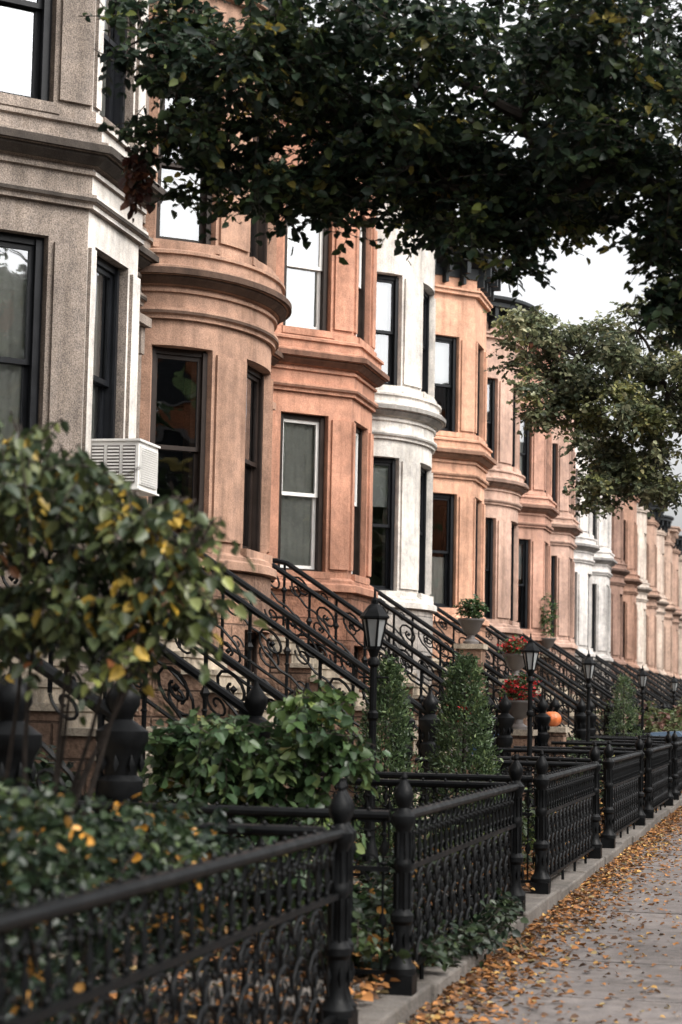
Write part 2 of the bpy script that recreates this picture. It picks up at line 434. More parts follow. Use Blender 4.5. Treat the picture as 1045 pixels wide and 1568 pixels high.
    if lightfront:
        for pl in wo.data.polygons:
            if abs(pl.normal.x)>.9 and pl.center.x>-LF-.03 and pl.center.z>3.0 and pl.material_index==0: pl.material_index=3
    R=MB(); rp=[(p[0]-.1,p[1],zr+.50) for p in path]; y0,y1=c-1.7,c+3.745
    R.add(rp+[(-19,y1,zr+.50),(-19,y0,zr+.50)],[tuple(range(len(rp)+2))],0)
    R.box(-19,-18.7,y0+.01,y1-.01,0,zr+.49,1)
    R.box(-18.7,-LW-.01,y0+.004,y0+.2,0,zr+.49,1)
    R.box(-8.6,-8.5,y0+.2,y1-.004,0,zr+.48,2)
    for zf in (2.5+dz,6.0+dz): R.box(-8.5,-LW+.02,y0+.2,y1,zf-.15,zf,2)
    R.lathe((-12,c+1,zr+.5),[(.25,0),(.25,1.1),(.3,1.1),(.3,1.25)],8,1)
    R.obj('roof',[M_ROOF,ms,M_DARK],e)
    fr=MB();gl=MB();cu=MB()
    frm=frame or M_FBLACK; sh=sash or frm
    ups=upstyles or styles
    for k,(a,b) in enumerate(ops):
        pa,pb=at(path,a,cs),at(path,b,cs)
        add_window(fr,gl,cu,pa,pb,z(3.25),z(WT),styles[k%len(styles)],random.uniform(.35,.6))
        add_window(fr,gl,cu,pa,pb,z(6.70),z(8.62),ups[k%len(ups)],random.uniform(.4,.95))
        add_window(fr,gl,cu,pa,pb,.95,2.35,'none',0)
    pa,pb=at(path,ops2[-1][0],cs),at(path,ops2[-1][1],cs)
    add_window(fr,gl,cu,pa,pb,z(6.70),z(8.62),'blind',.5)
    fr.obj('window_frames',[frm,sh,ms],e); gl.obj('window_panes',[M_GLASS],e,0); 
    if cu.v: cu.obj('curtains',[M_CURT,M_BLIND],e,60)
    D=MB(); p=at(path,door[0],cs); t=(0,1);n=(1,0);w=1.2
    D.lbox(p,t,n,.0,.1,-.25,-.05,2.56,z(WT),0);D.lbox(p,t,n,w-.1,w,-.25,-.05,2.56,z(WT),0)
    D.lbox(p,t,n,.1,w-.1,-.25,-.08,4.75,4.87,0)
    D.lbox(p,t,n,.1,w-.1,-.22,-.17,2.56,4.75,0)
    for k in (0,1):
        u=.16+k*.47
        D.lbox(p,t,n,u,u+.4,-.17,-.15,2.75,3.3,0);D.lbox(p,t,n,u,u+.4,-.17,-.155,3.45,4.6,1)
    D.lbox(p,t,n,.1,w-.1,-.2,-.19,4.87,z(WT-.02),1)
    D.lbox(p,t,n,-.15,w+.15,0,.22,z(5.51),z(5.61),2); D.lbox(p,t,n,-.1,.02,.036,.16,z(5.2),z(5.51),2); D.lbox(p,t,n,w-.02,w+.1,.036,.16,z(5.2),z(5.51),2)
    D.obj('front_door',[M_DOOR,M_GLASS,ms],e)
    return path,cs

A=(.275,.23,.195)
SPECS=[
 ((.28,.23,.20),'round',M_FBLACK,None,('drape','none'),0,True,0,None),
 ((.30,.25,.21),'round',M_FBLACK,None,('drape','none'),0,True,0,None),
 (A,'ang',M_FBLACK,M_FBLACK,('full','full','drape'),.16,True,.6,('none','drape','none')),
 ((.42,.26,.185),'round',M_FBROWN,M_FBROWN,('none','none','half'),.03,True,.5,('half','none','full')),
 ((.53,.275,.185),'ang',M_FBROWN,M_FWHITE,('full','drape','drape'),.10,True,.3,('full','full','drape')),
 ((.65,.615,.565),'round',M_FBLACK,M_FBLACK,('blind','half','drape'),.13,True,1.0,('full','full','blind')),
 ((.62,.355,.24),'ang',M_FBLACK,M_FBLACK,('half','half','blind'),.13,True,.3,('blind','drape')),
 ((.52,.35,.275),'round',M_FBLACK,M_FBLACK,('drape','blind'),.14,True,.35,None),
 ((.53,.31,.23),'ang',M_FBLACK,M_FBLACK,('blind','none','drape'),.15,False,.6,None),
 ((.50,.335,.265),'ang',M_FBLACK,None,('drape','blind'),.15,True,.5,None),
 ((.62,.59,.56),'round',M_FBLACK,None,('none','blind'),.05,True,.4,None),
 ((.64,.61,.58),'ang',M_FBLACK,None,('blind','blind'),.05,False,.4,None),
 ((.28,.175,.135),'round',M_FBLACK,None,('none','blind'),.05,True,.3,None),
 ((.36,.215,.155),'ang',M_FBLACK,None,('drape','blind'),.05,True,.3,None),
 ((.58,.50,.43),'round',M_FWHITE,None,('none','blind'),.05,True,.3,None),
 ((.40,.265,.20),'ang',M_FBLACK,None,('none','blind'),.05,True,.3,None),
 ((.50,.40,.33),'round',M_FBLACK,None,('none','blind'),.05,True,.3,None),
 ((.44,.31,.24),'ang',M_FBLACK,None,('none','blind'),.05,False,.3,None),
 ((.38,.25,.19),'round',M_FBLACK,None,('none','blind'),.05,True,.3,None),
 ((.46,.37,.30),'ang',M_FBLACK,None,('none','blind'),.05,True,.3,None),
 ((.38,.25,.19),'round',M_FBLACK,None,('none','blind'),.05,True,.3,None),
]
PER=5.45
centers=[]
for k,sp in enumerate(SPECS):
    c=17.5+(k-2)*PER
    centers.append(c)
    house(k,c,sp[0],sp[1],frame=sp[2],sash=sp[3],styles=sp[4],dz=sp[5],roofdark=sp[6],height=sp[7],upstyles=sp[8],lightfront=(k==2),soot_shade={2:.22,3:.24,4:.33}.get(k,.42),gr=.32 if k==2 else .18)
NH=len(SPECS)

# ------------------------------------------------------------------ stoops (shared meshes)
def newel(P,c,s=1.0):
    prof=[(.13,0),(.13,.16),(.11,.18),(.12,.22),(.085,.26),(.085,.42),(.10,.44),(.10,.48),(.07,.52),(.075,.80),(.095,.86),(.11,.90),(.11,.96),(.08,.99),(.09,1.08),(.115,1.14),(.13,1.17),(.13,1.22),(.09,1.25),(.05,1.28),(.06,1.31),(.085,1.36),(.085,1.41),(.05,1.46),(.02,1.50),(.015,1.54)]
    P.lathe(c,[(r*s,z*s) for r,z in prof],12,0)
    for k in range(8):
        a=k*math.pi/4; x=c[0]+.078*s*math.cos(a); y=c[1]+.078*s*math.sin(a)
        P.tube([(x,y,c[2]+.54*s),(x,y,c[2]+.82*s)],.012*s,4)
        x=c[0]+.10*s*math.cos(a); y=c[1]+.10*s*math.sin(a); P.octa((x,y,c[2]+1.05*s),.02,.02,.05)
        P.octa((x,y,c[2]+.34*s),.02,.02,.06)
def stoop_meshes():
    S=MB(); n=13; run=.27; rise=.177; x0=-6.95
    S.box(-LW+.06,x0,-.8,.8,0,2.50,0); S.box(-LW+.06,x0+.03,-.83,.83,2.50,2.555,1)
    for k in range(1,n):
        zt=2.55-rise*k; xa=x0+run*(k-1); xb=x0+run*k
        S.box(xa,xb,-.8+.001*k,.8-.001*k,0,zt-.055,0); S.box(xa-.001,xb+.03,-.84,.84,zt-.055,zt,1)
        S.box(xb-.003,xb+.012,-.79,.79,zt-rise,zt-.056,1)
    steps=S.mesh('stoop_steps',[M_STEPSIDE,M_STEP],0)
    R=MB()
    for sy in (-.76,.76):
        def pt(u,h): return (x0+u, sy, 2.55+.12+h-(rise/run)*max(0,u))
        H=.78; U=3.05
        R.tube([(-LW+.02,sy,2.67+H),pt(-.1,H),pt(.05,H-.0)]+[pt(.1+k*.3,H) for k in range(10)]+[pt(U,H)],.036,8)
        R.tube([(-LW+.02,sy,2.67),pt(0,0),pt(U,0)],.018,4)
        for k in range(5):
            u=.02+k*.74
            R.tube([pt(u,-.12),pt(u,H)],.020,5)
            R.octa(pt(u,H*.5),.045,.045,.08); R.octa(pt(u,H*.5+.14),.03,.03,.03); R.octa(pt(u,H*.5-.14),.03,.03,.03)
            if u+.70>U: break
            def spiral(uc,hc,Rr,a0,turn,sgn,th=.014):
                ps=[]
                for j in range(17):
                    t=j/16; a=a0+sgn*turn*2*math.pi*t; r=Rr*(1-.78*t); ps.append(pt(uc+r*math.cos(a),hc+r*math.sin(a)))
                R.tube(ps,th,4)
            spiral(u+.24,H-.20,.16,-math.pi/2,1.4,-1)
            spiral(u+.52,.20,.15,math.pi/2,1.4,-1)
            R.tube([pt(u+.24,H-.36),pt(u+.32,H*.5-.02),pt(u+.44,.38),pt(u+.52,.35)],.014,4)
            spiral(u+.56,H-.11,.085,math.pi,1.2,1,.010); spiral(u+.17,.10,.08,0,1.2,1,.010)
            R.octa(pt(u+.24,H-.20),.035,.02,.035); R.octa(pt(u+.52,.20),.035,.02,.035)
    rails=R.mesh('iron_handrails',[M_IRON])
    P=MB()
    for sy in (-.76,.76): newel(P,(-3.86,sy,.15))
    return steps,rails,P.mesh('newel_posts',[M_IRON])
st,ra,nw=stoop_meshes()
for k in range(NH):
    yc=centers[k]+2.68
    e=empty('stone_stoop',(0,yc,0))
    if k==0: e.scale=(1.104,1,1); e.location=(.76,yc,0)
    for nm,me in (('steps',st),('iron_handrails',ra),('newel_posts',nw)): link(bpy.data.objects.new(nm,me),e)

# ------------------------------------------------------------------ fences
LFE=1.96
def fence_post(P,c,s=1.0):
    P.box(c[0]-.07,c[0]+.07,c[1]-.07,c[1]+.07,c[2],c[2]+.10)
    prof=[(.078,.10),(.078,.13),(.056,.16),(.044,.20),(.044,.34),(.060,.36),(.060,.39),(.036,.42),(.036,.60),(.048,.62),(.048,.65),(.036,.67),(.036,.80),(.050,.83),(.062,.85),(.062,.88),(.04,.90),(.030,.92),(.040,.94),(.050,.965),(.052,.99),(.040,1.02),(.02,1.05),(.013,1.06),(.018,1.075),(.010,1.10)]
    P.lathe(c,[(r*s,z*s) for r,z in prof],12)
    for k in range(6):
        a=k*math.pi/3; x=c[0]+.040*math.cos(a); y=c[1]+.040*math.sin(a)
        P.tube([(x,y,c[2]+.42),(x,y,c[2]+.6)],.008,4); P.tube([(x,y,c[2]+.67),(x,y,c[2]+.8)],.008,4)
        x=c[0]+.055*math.cos(a); y=c[1]+.055*math.sin(a); P.octa((x,y,c[2]+.27),.014,.014,.05)
def fence_panel(Fm,a,b,lattice=True,z0=.12):
    dx=b[0]-a[0];dy=b[1]-a[1];w=math.hypot(dx,dy);t=(dx/w,dy/w);n=(t[1],-t[0])
    def q(u,o,z): return (a[0]+t[0]*u+n[0]*o,a[1]+t[1]*u+n[1]*o,z)
    def gem(u,z,ru,rz,o=.012):   # flat cast ornament lying in the panel plane
        Fm.add([q(u+ru,0,z),q(u-ru,0,z),q(u,o,z),q(u,-o,z),q(u,0,z+rz),q(u,0,z-rz)],[(0,2,4),(2,1,4),(1,3,4),(3,0,4),(2,0,5),(1,2,5),(3,1,5),(0,3,5)])
    prof=[(-.030,.968),(-.034,.985),(-.024,1.0),(0,1.006),(.024,1.0),(.034,.985),(.030,.968),(.012,.955),(-.012,.955)]
    vs=[q(u,o,z) for u in (0,w) for o,z in prof]; m=len(prof)
    Fm.add(vs,[(k,(k+1)%m,m+(k+1)%m,m+k) for k in range(m)]+[tuple(range(m)),tuple(range(m,2*m))[::-1]])
    Fm.lbox(a,t,n,0,w,-.014,.014,.70,.725); Fm.lbox(a,t,n,0,w,-.013,.013,.19,.212)
    u=.06; sp=.16; k=0
    while u<w-.03:
        Fm.tube([q(u,0,.70 if (lattice and k%2) else .20),q(u,0,.96)],.0065,4,0,False)
        gem(u,.81,.026,.05,.016); gem(u,.885,.02,.018); gem(u,.74,.024,.016)
        um=u+sp/2
        if um<w-.03:
            ps=[q(um+.070*math.cos(j*math.pi/6),0,.955-.055*math.sin(j*math.pi/6)) for j in range(0,7)]
            Fm.tube(ps,.0055,3,0,False)
            ps=[q(um+.062*math.cos(j*math.pi/6),0,.725+.06*math.sin(j*math.pi/6)) for j in range(0,7)]
            Fm.tube(ps,.0055,3,0,False)
            gem(um,.875,.018,.03); gem(um,1.012,.012,.012)
        if not lattice: gem(u,.45,.025,.06)
        u+=sp; k+=1
    if lattice:
        sc=.26; u=.05; row=.118
        for r in range(5):
            u=.05+(sc/2 if r%2 else 0); zc=.205+r*row*.83
            while u+sc<w-.02:
                top=min(.69,zc+row*1.05); hh=top-zc
                ps=[q(u+sc/2+sc/2*math.cos(j*math.pi/6),.004*(-1)**r,zc+hh*math.sin(j*math.pi/6)) for j in range(0,7)]
                Fm.tube(ps,.0085,4,0,False)
                ps=[q(u+sc/2+sc*.27*math.cos(j*math.pi/5),.004*(-1)**r,zc+hh*.58*math.sin(j*math.pi/5)) for j in range(0,6)]
                Fm.tube(ps,.0055,3,0,False)
                gem(u+sc/2,zc+hh*.30,.034,.030); gem(u+sc/2,zc+hh*.80,.02,.018); gem(u,zc+.012,.03,.022)
                u+=sc
    for uu in np.arange(.5,w,.9): Fm.tube([q(uu,0,.10),q(uu,0,.2)],.012,4,0,False)
def fence_mesh():
    Fm=MB(); w=PER-1.42
    fence_panel(Fm,(-LFE,.06),(-LFE,w-.06))
    for y in (0,.0+w): fence_post(Fm,(-LFE,y,.10))
    fence_post(Fm,(-LFE-.02,w+.145,.10)); 
    fence_panel(Fm,(-3.72,0),(-LFE-.07,0),False); fence_panel(Fm,(-3.72,w),(-LFE-.07,w),False)
    return Fm.mesh('iron_fence',[M_IRON])
fm=fence_mesh()
for k in range(-1,NH):
    yg=(17.55-2*PER+2.66)+(k)*PER
    ob=bpy.data.objects.new('iron_fence',fm); ob.location=(0,yg+.62-.0,0); link(ob)
Gm=MB(); fence_panel(Gm,(-LFE,0),(-LFE-.9,.45),True); gme=Gm.mesh('iron_gate',[M_IRON])
for k in range(2,NH,1):
    ob=bpy.data.objects.new('iron_gate',gme); ob.location=(0,centers[k]+2.71-.50,.03); link(ob)

# ------------------------------------------------------------------ lamp posts
def lamp(x,y,s=1.0):
    e=empty('yard_lamp_post',(x,y,.1)); L=MB()
    L.lathe((0,0,0),[(.11,0),(.11,.06),(.08,.1),(.06,.3),(.045,.34),(.035,.4),(.03,1.3),(.045,1.32),(.045,1.36),(.03,1.38),(.028,1.72),(.05,1.74),(.05,1.77),(.03,1.8),(.05,1.86)],10)
    L.lathe((0,0,0),[(.055,1.86),(.055,1.885)],6); L.lathe((0,0,0),[(.10,2.095),(.12,2.105),(.12,2.12),(.09,2.155),(.05,2.21),(.03,2.22),(.03,2.25),(.012,2.27),(.008,2.33)],6)
    L.tube([(-.12,0,1.64),(.12,0,1.64)],.008,4)
    L.obj('pole_and_cap',[M_IRON],e)
    Gg=MB(); Gg.lathe((0,0,0),[(.052,1.885),(.095,2.095)],6); Gg.obj('lantern_panes',[M_LAMPGLASS],e,0)
    B=MB()
    for k in range(6):
        a=k*math.pi/3; B.tube([(.054*math.cos(a),.054*math.sin(a),1.88),(.098*math.cos(a),.098*math.sin(a),2.11)],.010,4)
    B.obj('lantern_bars',[M_IRON],e)
for (x,y) in ((-3.3,15.4),(-3.3,24.7),(-3.3,31.6),(-3.3,42.5),(-3.3,53)): lamp(x,y)

# ------------------------------------------------------------------ ground
g=MB(); g.add([(-600,-600,-.16),(600,-600,-.16),(600,900,-.16),(-600,900,-.16)],[(0,1,2,3)]); g.obj('ground',[M_GROUND],None,0)
g=MB(); g.add([(3.0,-60,-.150),(12.5,-60,-.150),(12.5,260,-.150),(3.0,260,-.150)],[(0,1,2,3)]); g.obj('road',[M_ASPH],None,0)
g=MB(); g.box(2.8,3.0,-60,260,-.155,-.0); g.box(12.5,12.7,-60,260,-.155,0); g.obj('street_kerb',[M_KERB],None,0)
sw=MB(); sw.box(-1.88,2.797,-60,260,-.155,-.016)
r2=random.Random(3)
xs=[-1.875,-.35,1.2,2.79]
for ax,bx in zip(xs[:-1],xs[1:]):
    y=-6.0+r2.uniform(0,.5)
    while y<150:
        ly=1.52; z=[r2.uniform(-.006,.006) for _ in range(4)]
        a=(ax+.009,y+.009);b=(bx-.009,y+ly-.009)
        vs=[(a[0],a[1],z[0]),(b[0],a[1],z[1]),(b[0],b[1],z[2]),(a[0],b[1],z[3])]
        sw.add(vs+[(v[0],v[1],-.03) for v in vs],[(0,1,2,3),(0,4,5,1),(1,5,6,2),(2,6,7,3),(3,7,4,0)])
        y+=ly
sw.obj('sidewalk',[M_CONC],None,0)
g=MB(); g.box(12.7,17.5,-60,260,-.155,-.01); g.obj('sidewalk',[M_CONC],None,0)
yd=MB(); nx,ny=14,300; vs=[];fs=[]
for j in range(ny+1):
    for i in range(nx+1):
        x=-2.05-(LW-2.05)*i/nx; y=-10+j*.5
        vs.append((x,y,.09+.05*math.sin(x*3+y*1.7)*math.sin(y*2.3)*(1 if 0<i<nx else 0)))
for j in range(ny):
    for i in range(nx):
        a=j*(nx+1)+i; fs.append((a,a+1,a+nx+2,a+nx+1))
yd.add(vs,fs); yd.obj('front_yard_soil',[M_SOIL])
cp=MB(); y=-9
while y<145:
    l=r2.uniform(1.1,2.0); dz=r2.uniform(-.02,.02); dxx=r2.uniform(-.02,.02)
    cp.box(-2.12,-1.87+dxx,y+.006,y+l-.006,-.02,.105+dz); y+=l
ob=cp.obj('fence_kerb',[M_KERB],None,0)
bv=ob.modifiers.new('b','BEVEL'); bv.width=.014; bv.segments=2
wk=MB()
for k in range(NH):
    yc=centers[k]+2.68; wk.box(-3.70,-2.125,yc-.58,yc+.58,.05,.165)
wk.obj('stoop_path',[M_KERB],None,0)

# ------------------------------------------------------------------ fallen leaves
def fallen(n,xf,yf,zf,size,name='fallen_leaves'):
    x=xf(n);y=yf(n); z=zf(n)
    P=np.stack([x,y,z],1); a=RNG.uniform(0,6.28,n)
    D=np.stack([np.cos(a),np.sin(a),RNG.normal(0,.12,n)],1)
    Nn=np.stack([RNG.normal(0,.3,n),RNG.normal(0,.3,n),np.ones(n)],1)
    col=palette(n,[(.34,.155,.055),(.24,.11,.045),(.42,.25,.08),(.16,.09,.05),(.28,.21,.10),(.10,.06,.04)],[5,5,1.8,5,1.5,4],.3)
    return leaf_mesh(name,P,D,Nn,size*RNG.uniform(.5,1.25,n),np.clip(col,0,1),M_FALL,None,1.15,.16)
Yd=lambda lo,hi,p: (lambda n: lo+(hi-lo)*RNG.uniform(0,1,n)**p)
fallen(9500,lambda n:-1.86+np.abs(RNG.normal(0,.22,n))*(1+.5*np.sin(np.arange(n))),Yd(5,60,1.3),lambda n:.006+RNG.uniform(0,.025,n),.05)
fallen(9500,lambda n:np.minimum(2.7,-1.86+np.abs(RNG.exponential(1.1,n))),Yd(5,70,1.2),lambda n:.006+RNG.uniform(0,.010,n),.040)
fallen(26000,lambda n:RNG.uniform(-5,-2.0,n),Yd(4,45,1.2),lambda n:.13+RNG.uniform(0,.06,n),.07)

# ------------------------------------------------------------------ trees
t1=[ # x, y, z, rx,ry,rz, w
 (-3.97,11.4,5.61,.28,.5,.32,.5),(-3.59,11.5,5.60,.45,.8,.40,1.3),(-3.80,11.4,5.02,.22,.35,.25,.35),
 (-3.44,11.5,4.88,.40,.6,.30,1.0),(-3.10,11.6,4.70,.32,.5,.20,.7),(-3.13,11.6,5.35,.62,1.1,.5,3),
 (-2.67,11.7,5.05,.52,1.0,.42,2.4),(-2.82,11.7,4.66,.24,.4,.18,.5),(-2.25,11.8,5.40,.75,1.3,.6,4),
 (-2.13,11.8,4.72,.42,.9,.30,1.2),(-1.85,11.9,4.42,.28,.6,.20,.6),(-1.67,11.9,5.15,.65,1.3,.55,3.2),
 (-1.48,12,4.66,.34,.7,.26,.9),(-1.18,12,5.35,.7,1.4,.6,3.4),(-1.0,12,4.82,.38,.8,.28,1.1),
 (-.83,12.1,4.36,.26,.6,.28,.8),(-.70,12.1,3.95,.22,.4,.28,.7),(-.55,12.1,5.1,.6,1.4,.6,3.0),
 (0.5,12,5.3,1.0,2,1.0,2.5),(1.6,12,5.8,1.3,2.2,1.3,2.5),
 (-1.2,14.5,6.6,1.7,1.8,.8,3.6),(-.2,10,6.6,1.8,2,.7,1.8),(-2.4,13,6.5,1.6,1.6,.6,2.7),(1.5,12,7.6,2,2.5,1.0,1.5)]  # overhead crown, mostly out of view, added to darken the leaves below
t1e=make_tree((1.9,12.3),3.2,t1,4600,11,.072,.32,G_DARK,[6,6,3.2,1.4,.35],trunk_r=.2,limbr=.07,k=15,f=.41,wid=.95)
sprays('yellowing_leaves',subclump([(-2.2,12.4,4.80,.45,.5,.25,1),(-1.75,12.4,4.75,.35,.5,.25,.8),(-3.1,12.2,5.5,.4,.4,.3,.6),(-1.2,12.6,4.65,.35,.5,.2,.6)],7,.45),240,10,.065,.3,[(.13,.15,.05),(.20,.20,.06),(.08,.11,.04),(.34,.24,.06)],[3,2.5,3,.7],M_LEAF,t1e)
ee=empty('dry_leaf_branch'); sprays('dry_leaves',[(-3.98,11.4,4.78,.06,.1,.22,1)],22,7,.07,.15,[(.07,.025,.02),(.11,.045,.025),(.05,.025,.02)],[1,1,1],M_LEAF,ee,droop=.9)
mb=MB(); limb(mb,(-3.7,11.45,5.2),(-3.98,11.4,4.85),.01,.004); mb.obj('stem',[M_BARK],ee)
t2=[(-3.55,26,6.35,.5,1,.45,1.1),(-2.9,26.1,6.15,.75,1.3,.6,2.2),(-2.13,26.2,6.5,.7,1.2,.6,1.8),(-3.2,26,5.5,.5,1,.45,1.1),
 (-2.4,26.2,5.2,.8,1.3,.65,2.4),(-2.55,26.1,4.4,.42,.9,.35,.8),(-1.72,26.3,5.7,.7,1.3,.7,2.4),(-1.88,26.2,4.6,.5,1,.45,1.1),
 (-.8,26.3,6.0,1,1.5,1,1.6),(.6,26.3,6.8,1.6,2,1.4,1.5),(1.9,26,7.2,1.8,2.2,1.6,1.5),(.5,26.3,5.2,1.0,1.4,.8,.8)]
make_tree((1.9,26.5),3.0,t2,3400,10,.08,.38,[(.085,.105,.06),(.15,.17,.09),(.22,.23,.13),(.30,.29,.17)],[4,4,3,1.6],trunk_r=.16,limbr=.06,k=16,f=.36)
t3=[(-1.4,44,5.2,1.3,2,1.1,2),(-.2,44,6.2,1.8,2.4,1.5,2),(1.5,44,6.6,2.2,2.6,1.8,2),(-.6,45,4.2,.9,1.4,.6,1)]
make_tree((1.9,44),3.0,t3,900,10,.12,.5,[(.08,.11,.055),(.12,.15,.07),(.17,.18,.09)],[3,3,1],trunk_r=.16)
t4=[(0,64,6,2.2,3,1.8,2),(-1.2,66,5,1.6,2.4,1.2,1),(1.5,64,7,2.4,3,2,2)]
make_tree((1.9,65),3.0,t4,700,9,.18,.6,[(.08,.11,.055),(.12,.15,.07)],[3,3],trunk_r=.16,twigs=False)
for yy,xx in ((-4,14),(5,14),(13,14.2),(22,14),(32,14.1),(43,14),(56,14),(72,14)):
    b=[(xx,yy,7.0,2.8,3.4,2.6,3),(xx-1,yy+1,5,1.8,2.4,1.4,1.5),(xx+.6,yy-1,9.2,2,2.4,1.6,1.7)]
    make_tree((xx+.2,yy),3.0,b,300,9,.38,.9,[(.04,.065,.03),(.07,.10,.045),(.2,.16,.05)],[3,3,1],trunk_r=.18,twigs=False,k=8)

def opp(y0,w,mt,h):
    e=empty('brick_house'); b=MB(); b.box(19,30,y0,y0+w-.01,-.1,h,0)
    b.box(18.7,19,y0,y0+w-.01,h-.6,h,1)
    for f in range(4):
        for j in range(3):
            yy=y0+.6+j*(w-.6)/3; b.box(18.96,19.001,yy,yy+1.0,1.0+f*2.8,2.8+f*2.8,2); b.box(18.9,18.99,yy-.1,yy+1.1,.9+f*2.8,1.0+f*2.8,1); b.box(18.9,18.99,yy-.1,yy+1.1,2.8+f*2.8,3.0+f*2.8,1)
    b.obj('walls_and_windows',[mt,M_FGREY,M_FBLACK],e,0)
OM=[stone('opposite_brick',col,.7,40,.3,.9,blocks=(.22,.075),mort=.8) for col in [(.40,.16,.08),(.40,.22,.14),(.32,.13,.075),(.42,.33,.26)]]
y=-20; kk=0
while y<120:
    opp(y,6.2,OM[kk%4],10.9+(kk%3)*.5); y+=6.2; kk+=1

# ------------------------------------------------------------------ shrubs
def shrub(name,root,blobs,ntw,per,size,tl,pal,w,droop=.35,wid=1.0,mat=None,stems=True,flat=.6,shell=.5,twigs=True,sc=None):
    e=empty(name)
    if stems:
        mb=MB()
        for b in blobs:
            x0=root[0]+random.uniform(-.1,.1);y0=root[1]+random.uniform(-.1,.1)
            limb(mb,(x0,y0,.05),b[:3],.014,.005,.08,8,.1)
        mb.obj('stems',[M_BARK],e)
    if sc: blobs=subclump(blobs,sc[0],sc[1])
    sprays('leaves',blobs,ntw,per,size,tl,pal,w,mat or M_LEAF2,e,droop=droop,wid=wid,flat=flat,shell=shell,twigs=twigs)
    return e
P_DOG=[(.035,.052,.026),(.07,.092,.04),(.14,.16,.06),(.42,.28,.05),(.26,.10,.04)]
shrub('dogwood_shrub',(-2.9,6.9),[(-2.82,6.6,2.42,.24,.35,.16,1),(-2.68,6.6,2.18,.32,.45,.22,2),(-2.42,6.65,2.16,.24,.35,.14,1.0),(-2.30,6.7,2.00,.24,.3,.16,1.0),
  (-2.5,6.7,1.90,.30,.35,.18,1.3),(-2.12,6.7,1.93,.16,.2,.10,.45),(-2.22,6.7,1.80,.14,.2,.12,.45),(-2.82,6.7,1.88,.26,.35,.18,1.2),(-2.6,6.7,2.3,.2,.3,.14,.5),(-2.02,6.7,2.18,.06,.1,.05,.05),(-2.30,6.7,1.70,.10,.2,.10,.25)],
  420,9,.064,.27,P_DOG,[4,4,2.6,.9,.25],droop=.75,wid=.85,sc=(8,.5))
hb=[]
for yy in np.arange(4.6,8.2,.35):
    hb.append((-2.45+random.uniform(-.1,.1),yy,.93+random.uniform(-.05,.10)+(.1 if yy<6.5 else 0),.30,.32,.22,1)); hb.append((-2.6,yy,.6,.35,.3,.35,1.2))
shrub('boxwood_hedge',(-2.6,6.5),hb,1400,8,.045,.17,[(.011,.021,.013),(.019,.034,.018),(.034,.052,.024),(.42,.21,.045)],[4,4,1.6,.5],stems=True,twigs=False)
P_HYD=[(.04,.075,.032),(.066,.11,.042),(.11,.15,.055),(.24,.20,.06)]
shrub('hydrangea_shrub',(-3.0,11.2),[(-2.78,11.1,1.42,.28,.4,.20,1),(-3.0,11.1,1.22,.35,.45,.26,2),(-3.37,11.1,1.1,.32,.4,.24,1.5),(-2.60,11.1,1.3,.2,.3,.18,.7),
   (-3.44,11.2,1.30,.22,.3,.16,.7),(-2.96,11.1,.92,.34,.45,.26,1.6),(-3.2,11.0,.6,.5,.6,.3,1.5),(-2.6,11.0,.7,.3,.5,.3,1)],
   560,9,.082,.28,P_HYD,[4,4,2.0,.35],droop=.55,wid=1.0,sc=(9,.5))
def arbor(x,y,h,r,n=900):
    e=empty('arborvitae_shrub'); mb=MB(); mb.tube([(x,y,.05),(x,y,h)],[.03,.005],6); mb.obj('stem',[M_BARK],e)
    t=RNG.uniform(0,1,n)**1.25; z=.12+(h-.1)*t; rad=r*np.minimum(1,np.sqrt(np.maximum(0,1-t))*1.25+.03)*np.minimum(1,.8+t*2)*RNG.uniform(.6,1.08,n)*(1+.12*np.sin(t*30))
    a=RNG.uniform(0,6.28,n)
    B=np.stack([x+rad*np.cos(a),y+rad*np.sin(a),z],1); P=np.repeat(B,9,0)+RNG.normal(0,.035,(n*9,3)); 
    D=np.stack([np.cos(np.repeat(a,9))*.6,np.sin(np.repeat(a,9))*.6,np.ones(n*9)*.6],1)+RNG.normal(0,.5,(n*9,3))
    tw=palette(n,[(.045,.072,.035),(.075,.115,.05),(.12,.16,.065)],[3,4,1.5],.3)
    col=np.clip(np.repeat(tw,9,0)*RNG.uniform(.7,1.3,(n*9,1)),0,1)
    leaf_mesh('foliage',P,D,RNG.normal(size=(n*9,3)),.042*RNG.uniform(.6,1.3,n*9),col,M_LEAF2,e,.65)
arbor(-3.12,18.7,1.95,.30,1200); arbor(-3.5,16.9,1.85,.26,900); arbor(-3.3,38,2.1,.3,500)
def clump(name,xs,ys,zt,n,size,pal,w,yw=.3,xw=.25):
    B=[]
    for x,y in zip(xs,ys): B.append((x,y,zt*.5+.1,xw,yw,zt*.5*random.uniform(.7,1.2),1))
    shrub(name,(xs[0],ys[0]),B,n,8,size,.22,pal,w,stems=False,twigs=True,sc=(7,.5))
P_IVY=[(.013,.024,.014),(.024,.04,.02),(.042,.063,.028)]
clump('ivy_patch',[-1.95,-1.92,-1.9,-1.95,-1.93],[11.2,11.8,12.4,13.0,10.6],.22,150,.06,P_IVY,[2,3,2],.35,.13)
clump('ground_cover',[-2.3,-2.5,-2.4,-2.9,-2.6,-2.4],[10.2,10.6,12.2,13.0,13.6,11.3],.45,300,.07,P_IVY+[(.3,.15,.04)],[2,3,2,.5],.5,.35)
clump('ground_cover',[-2.6,-3.0,-2.5,-3.1,-2.6,-3.3,-2.7],[15.9,16.6,17.5,18.2,21.6,23,24],.6,420,.06,P_IVY+[(.12,.16,.05)],[1,3,3,2],.6,.4)
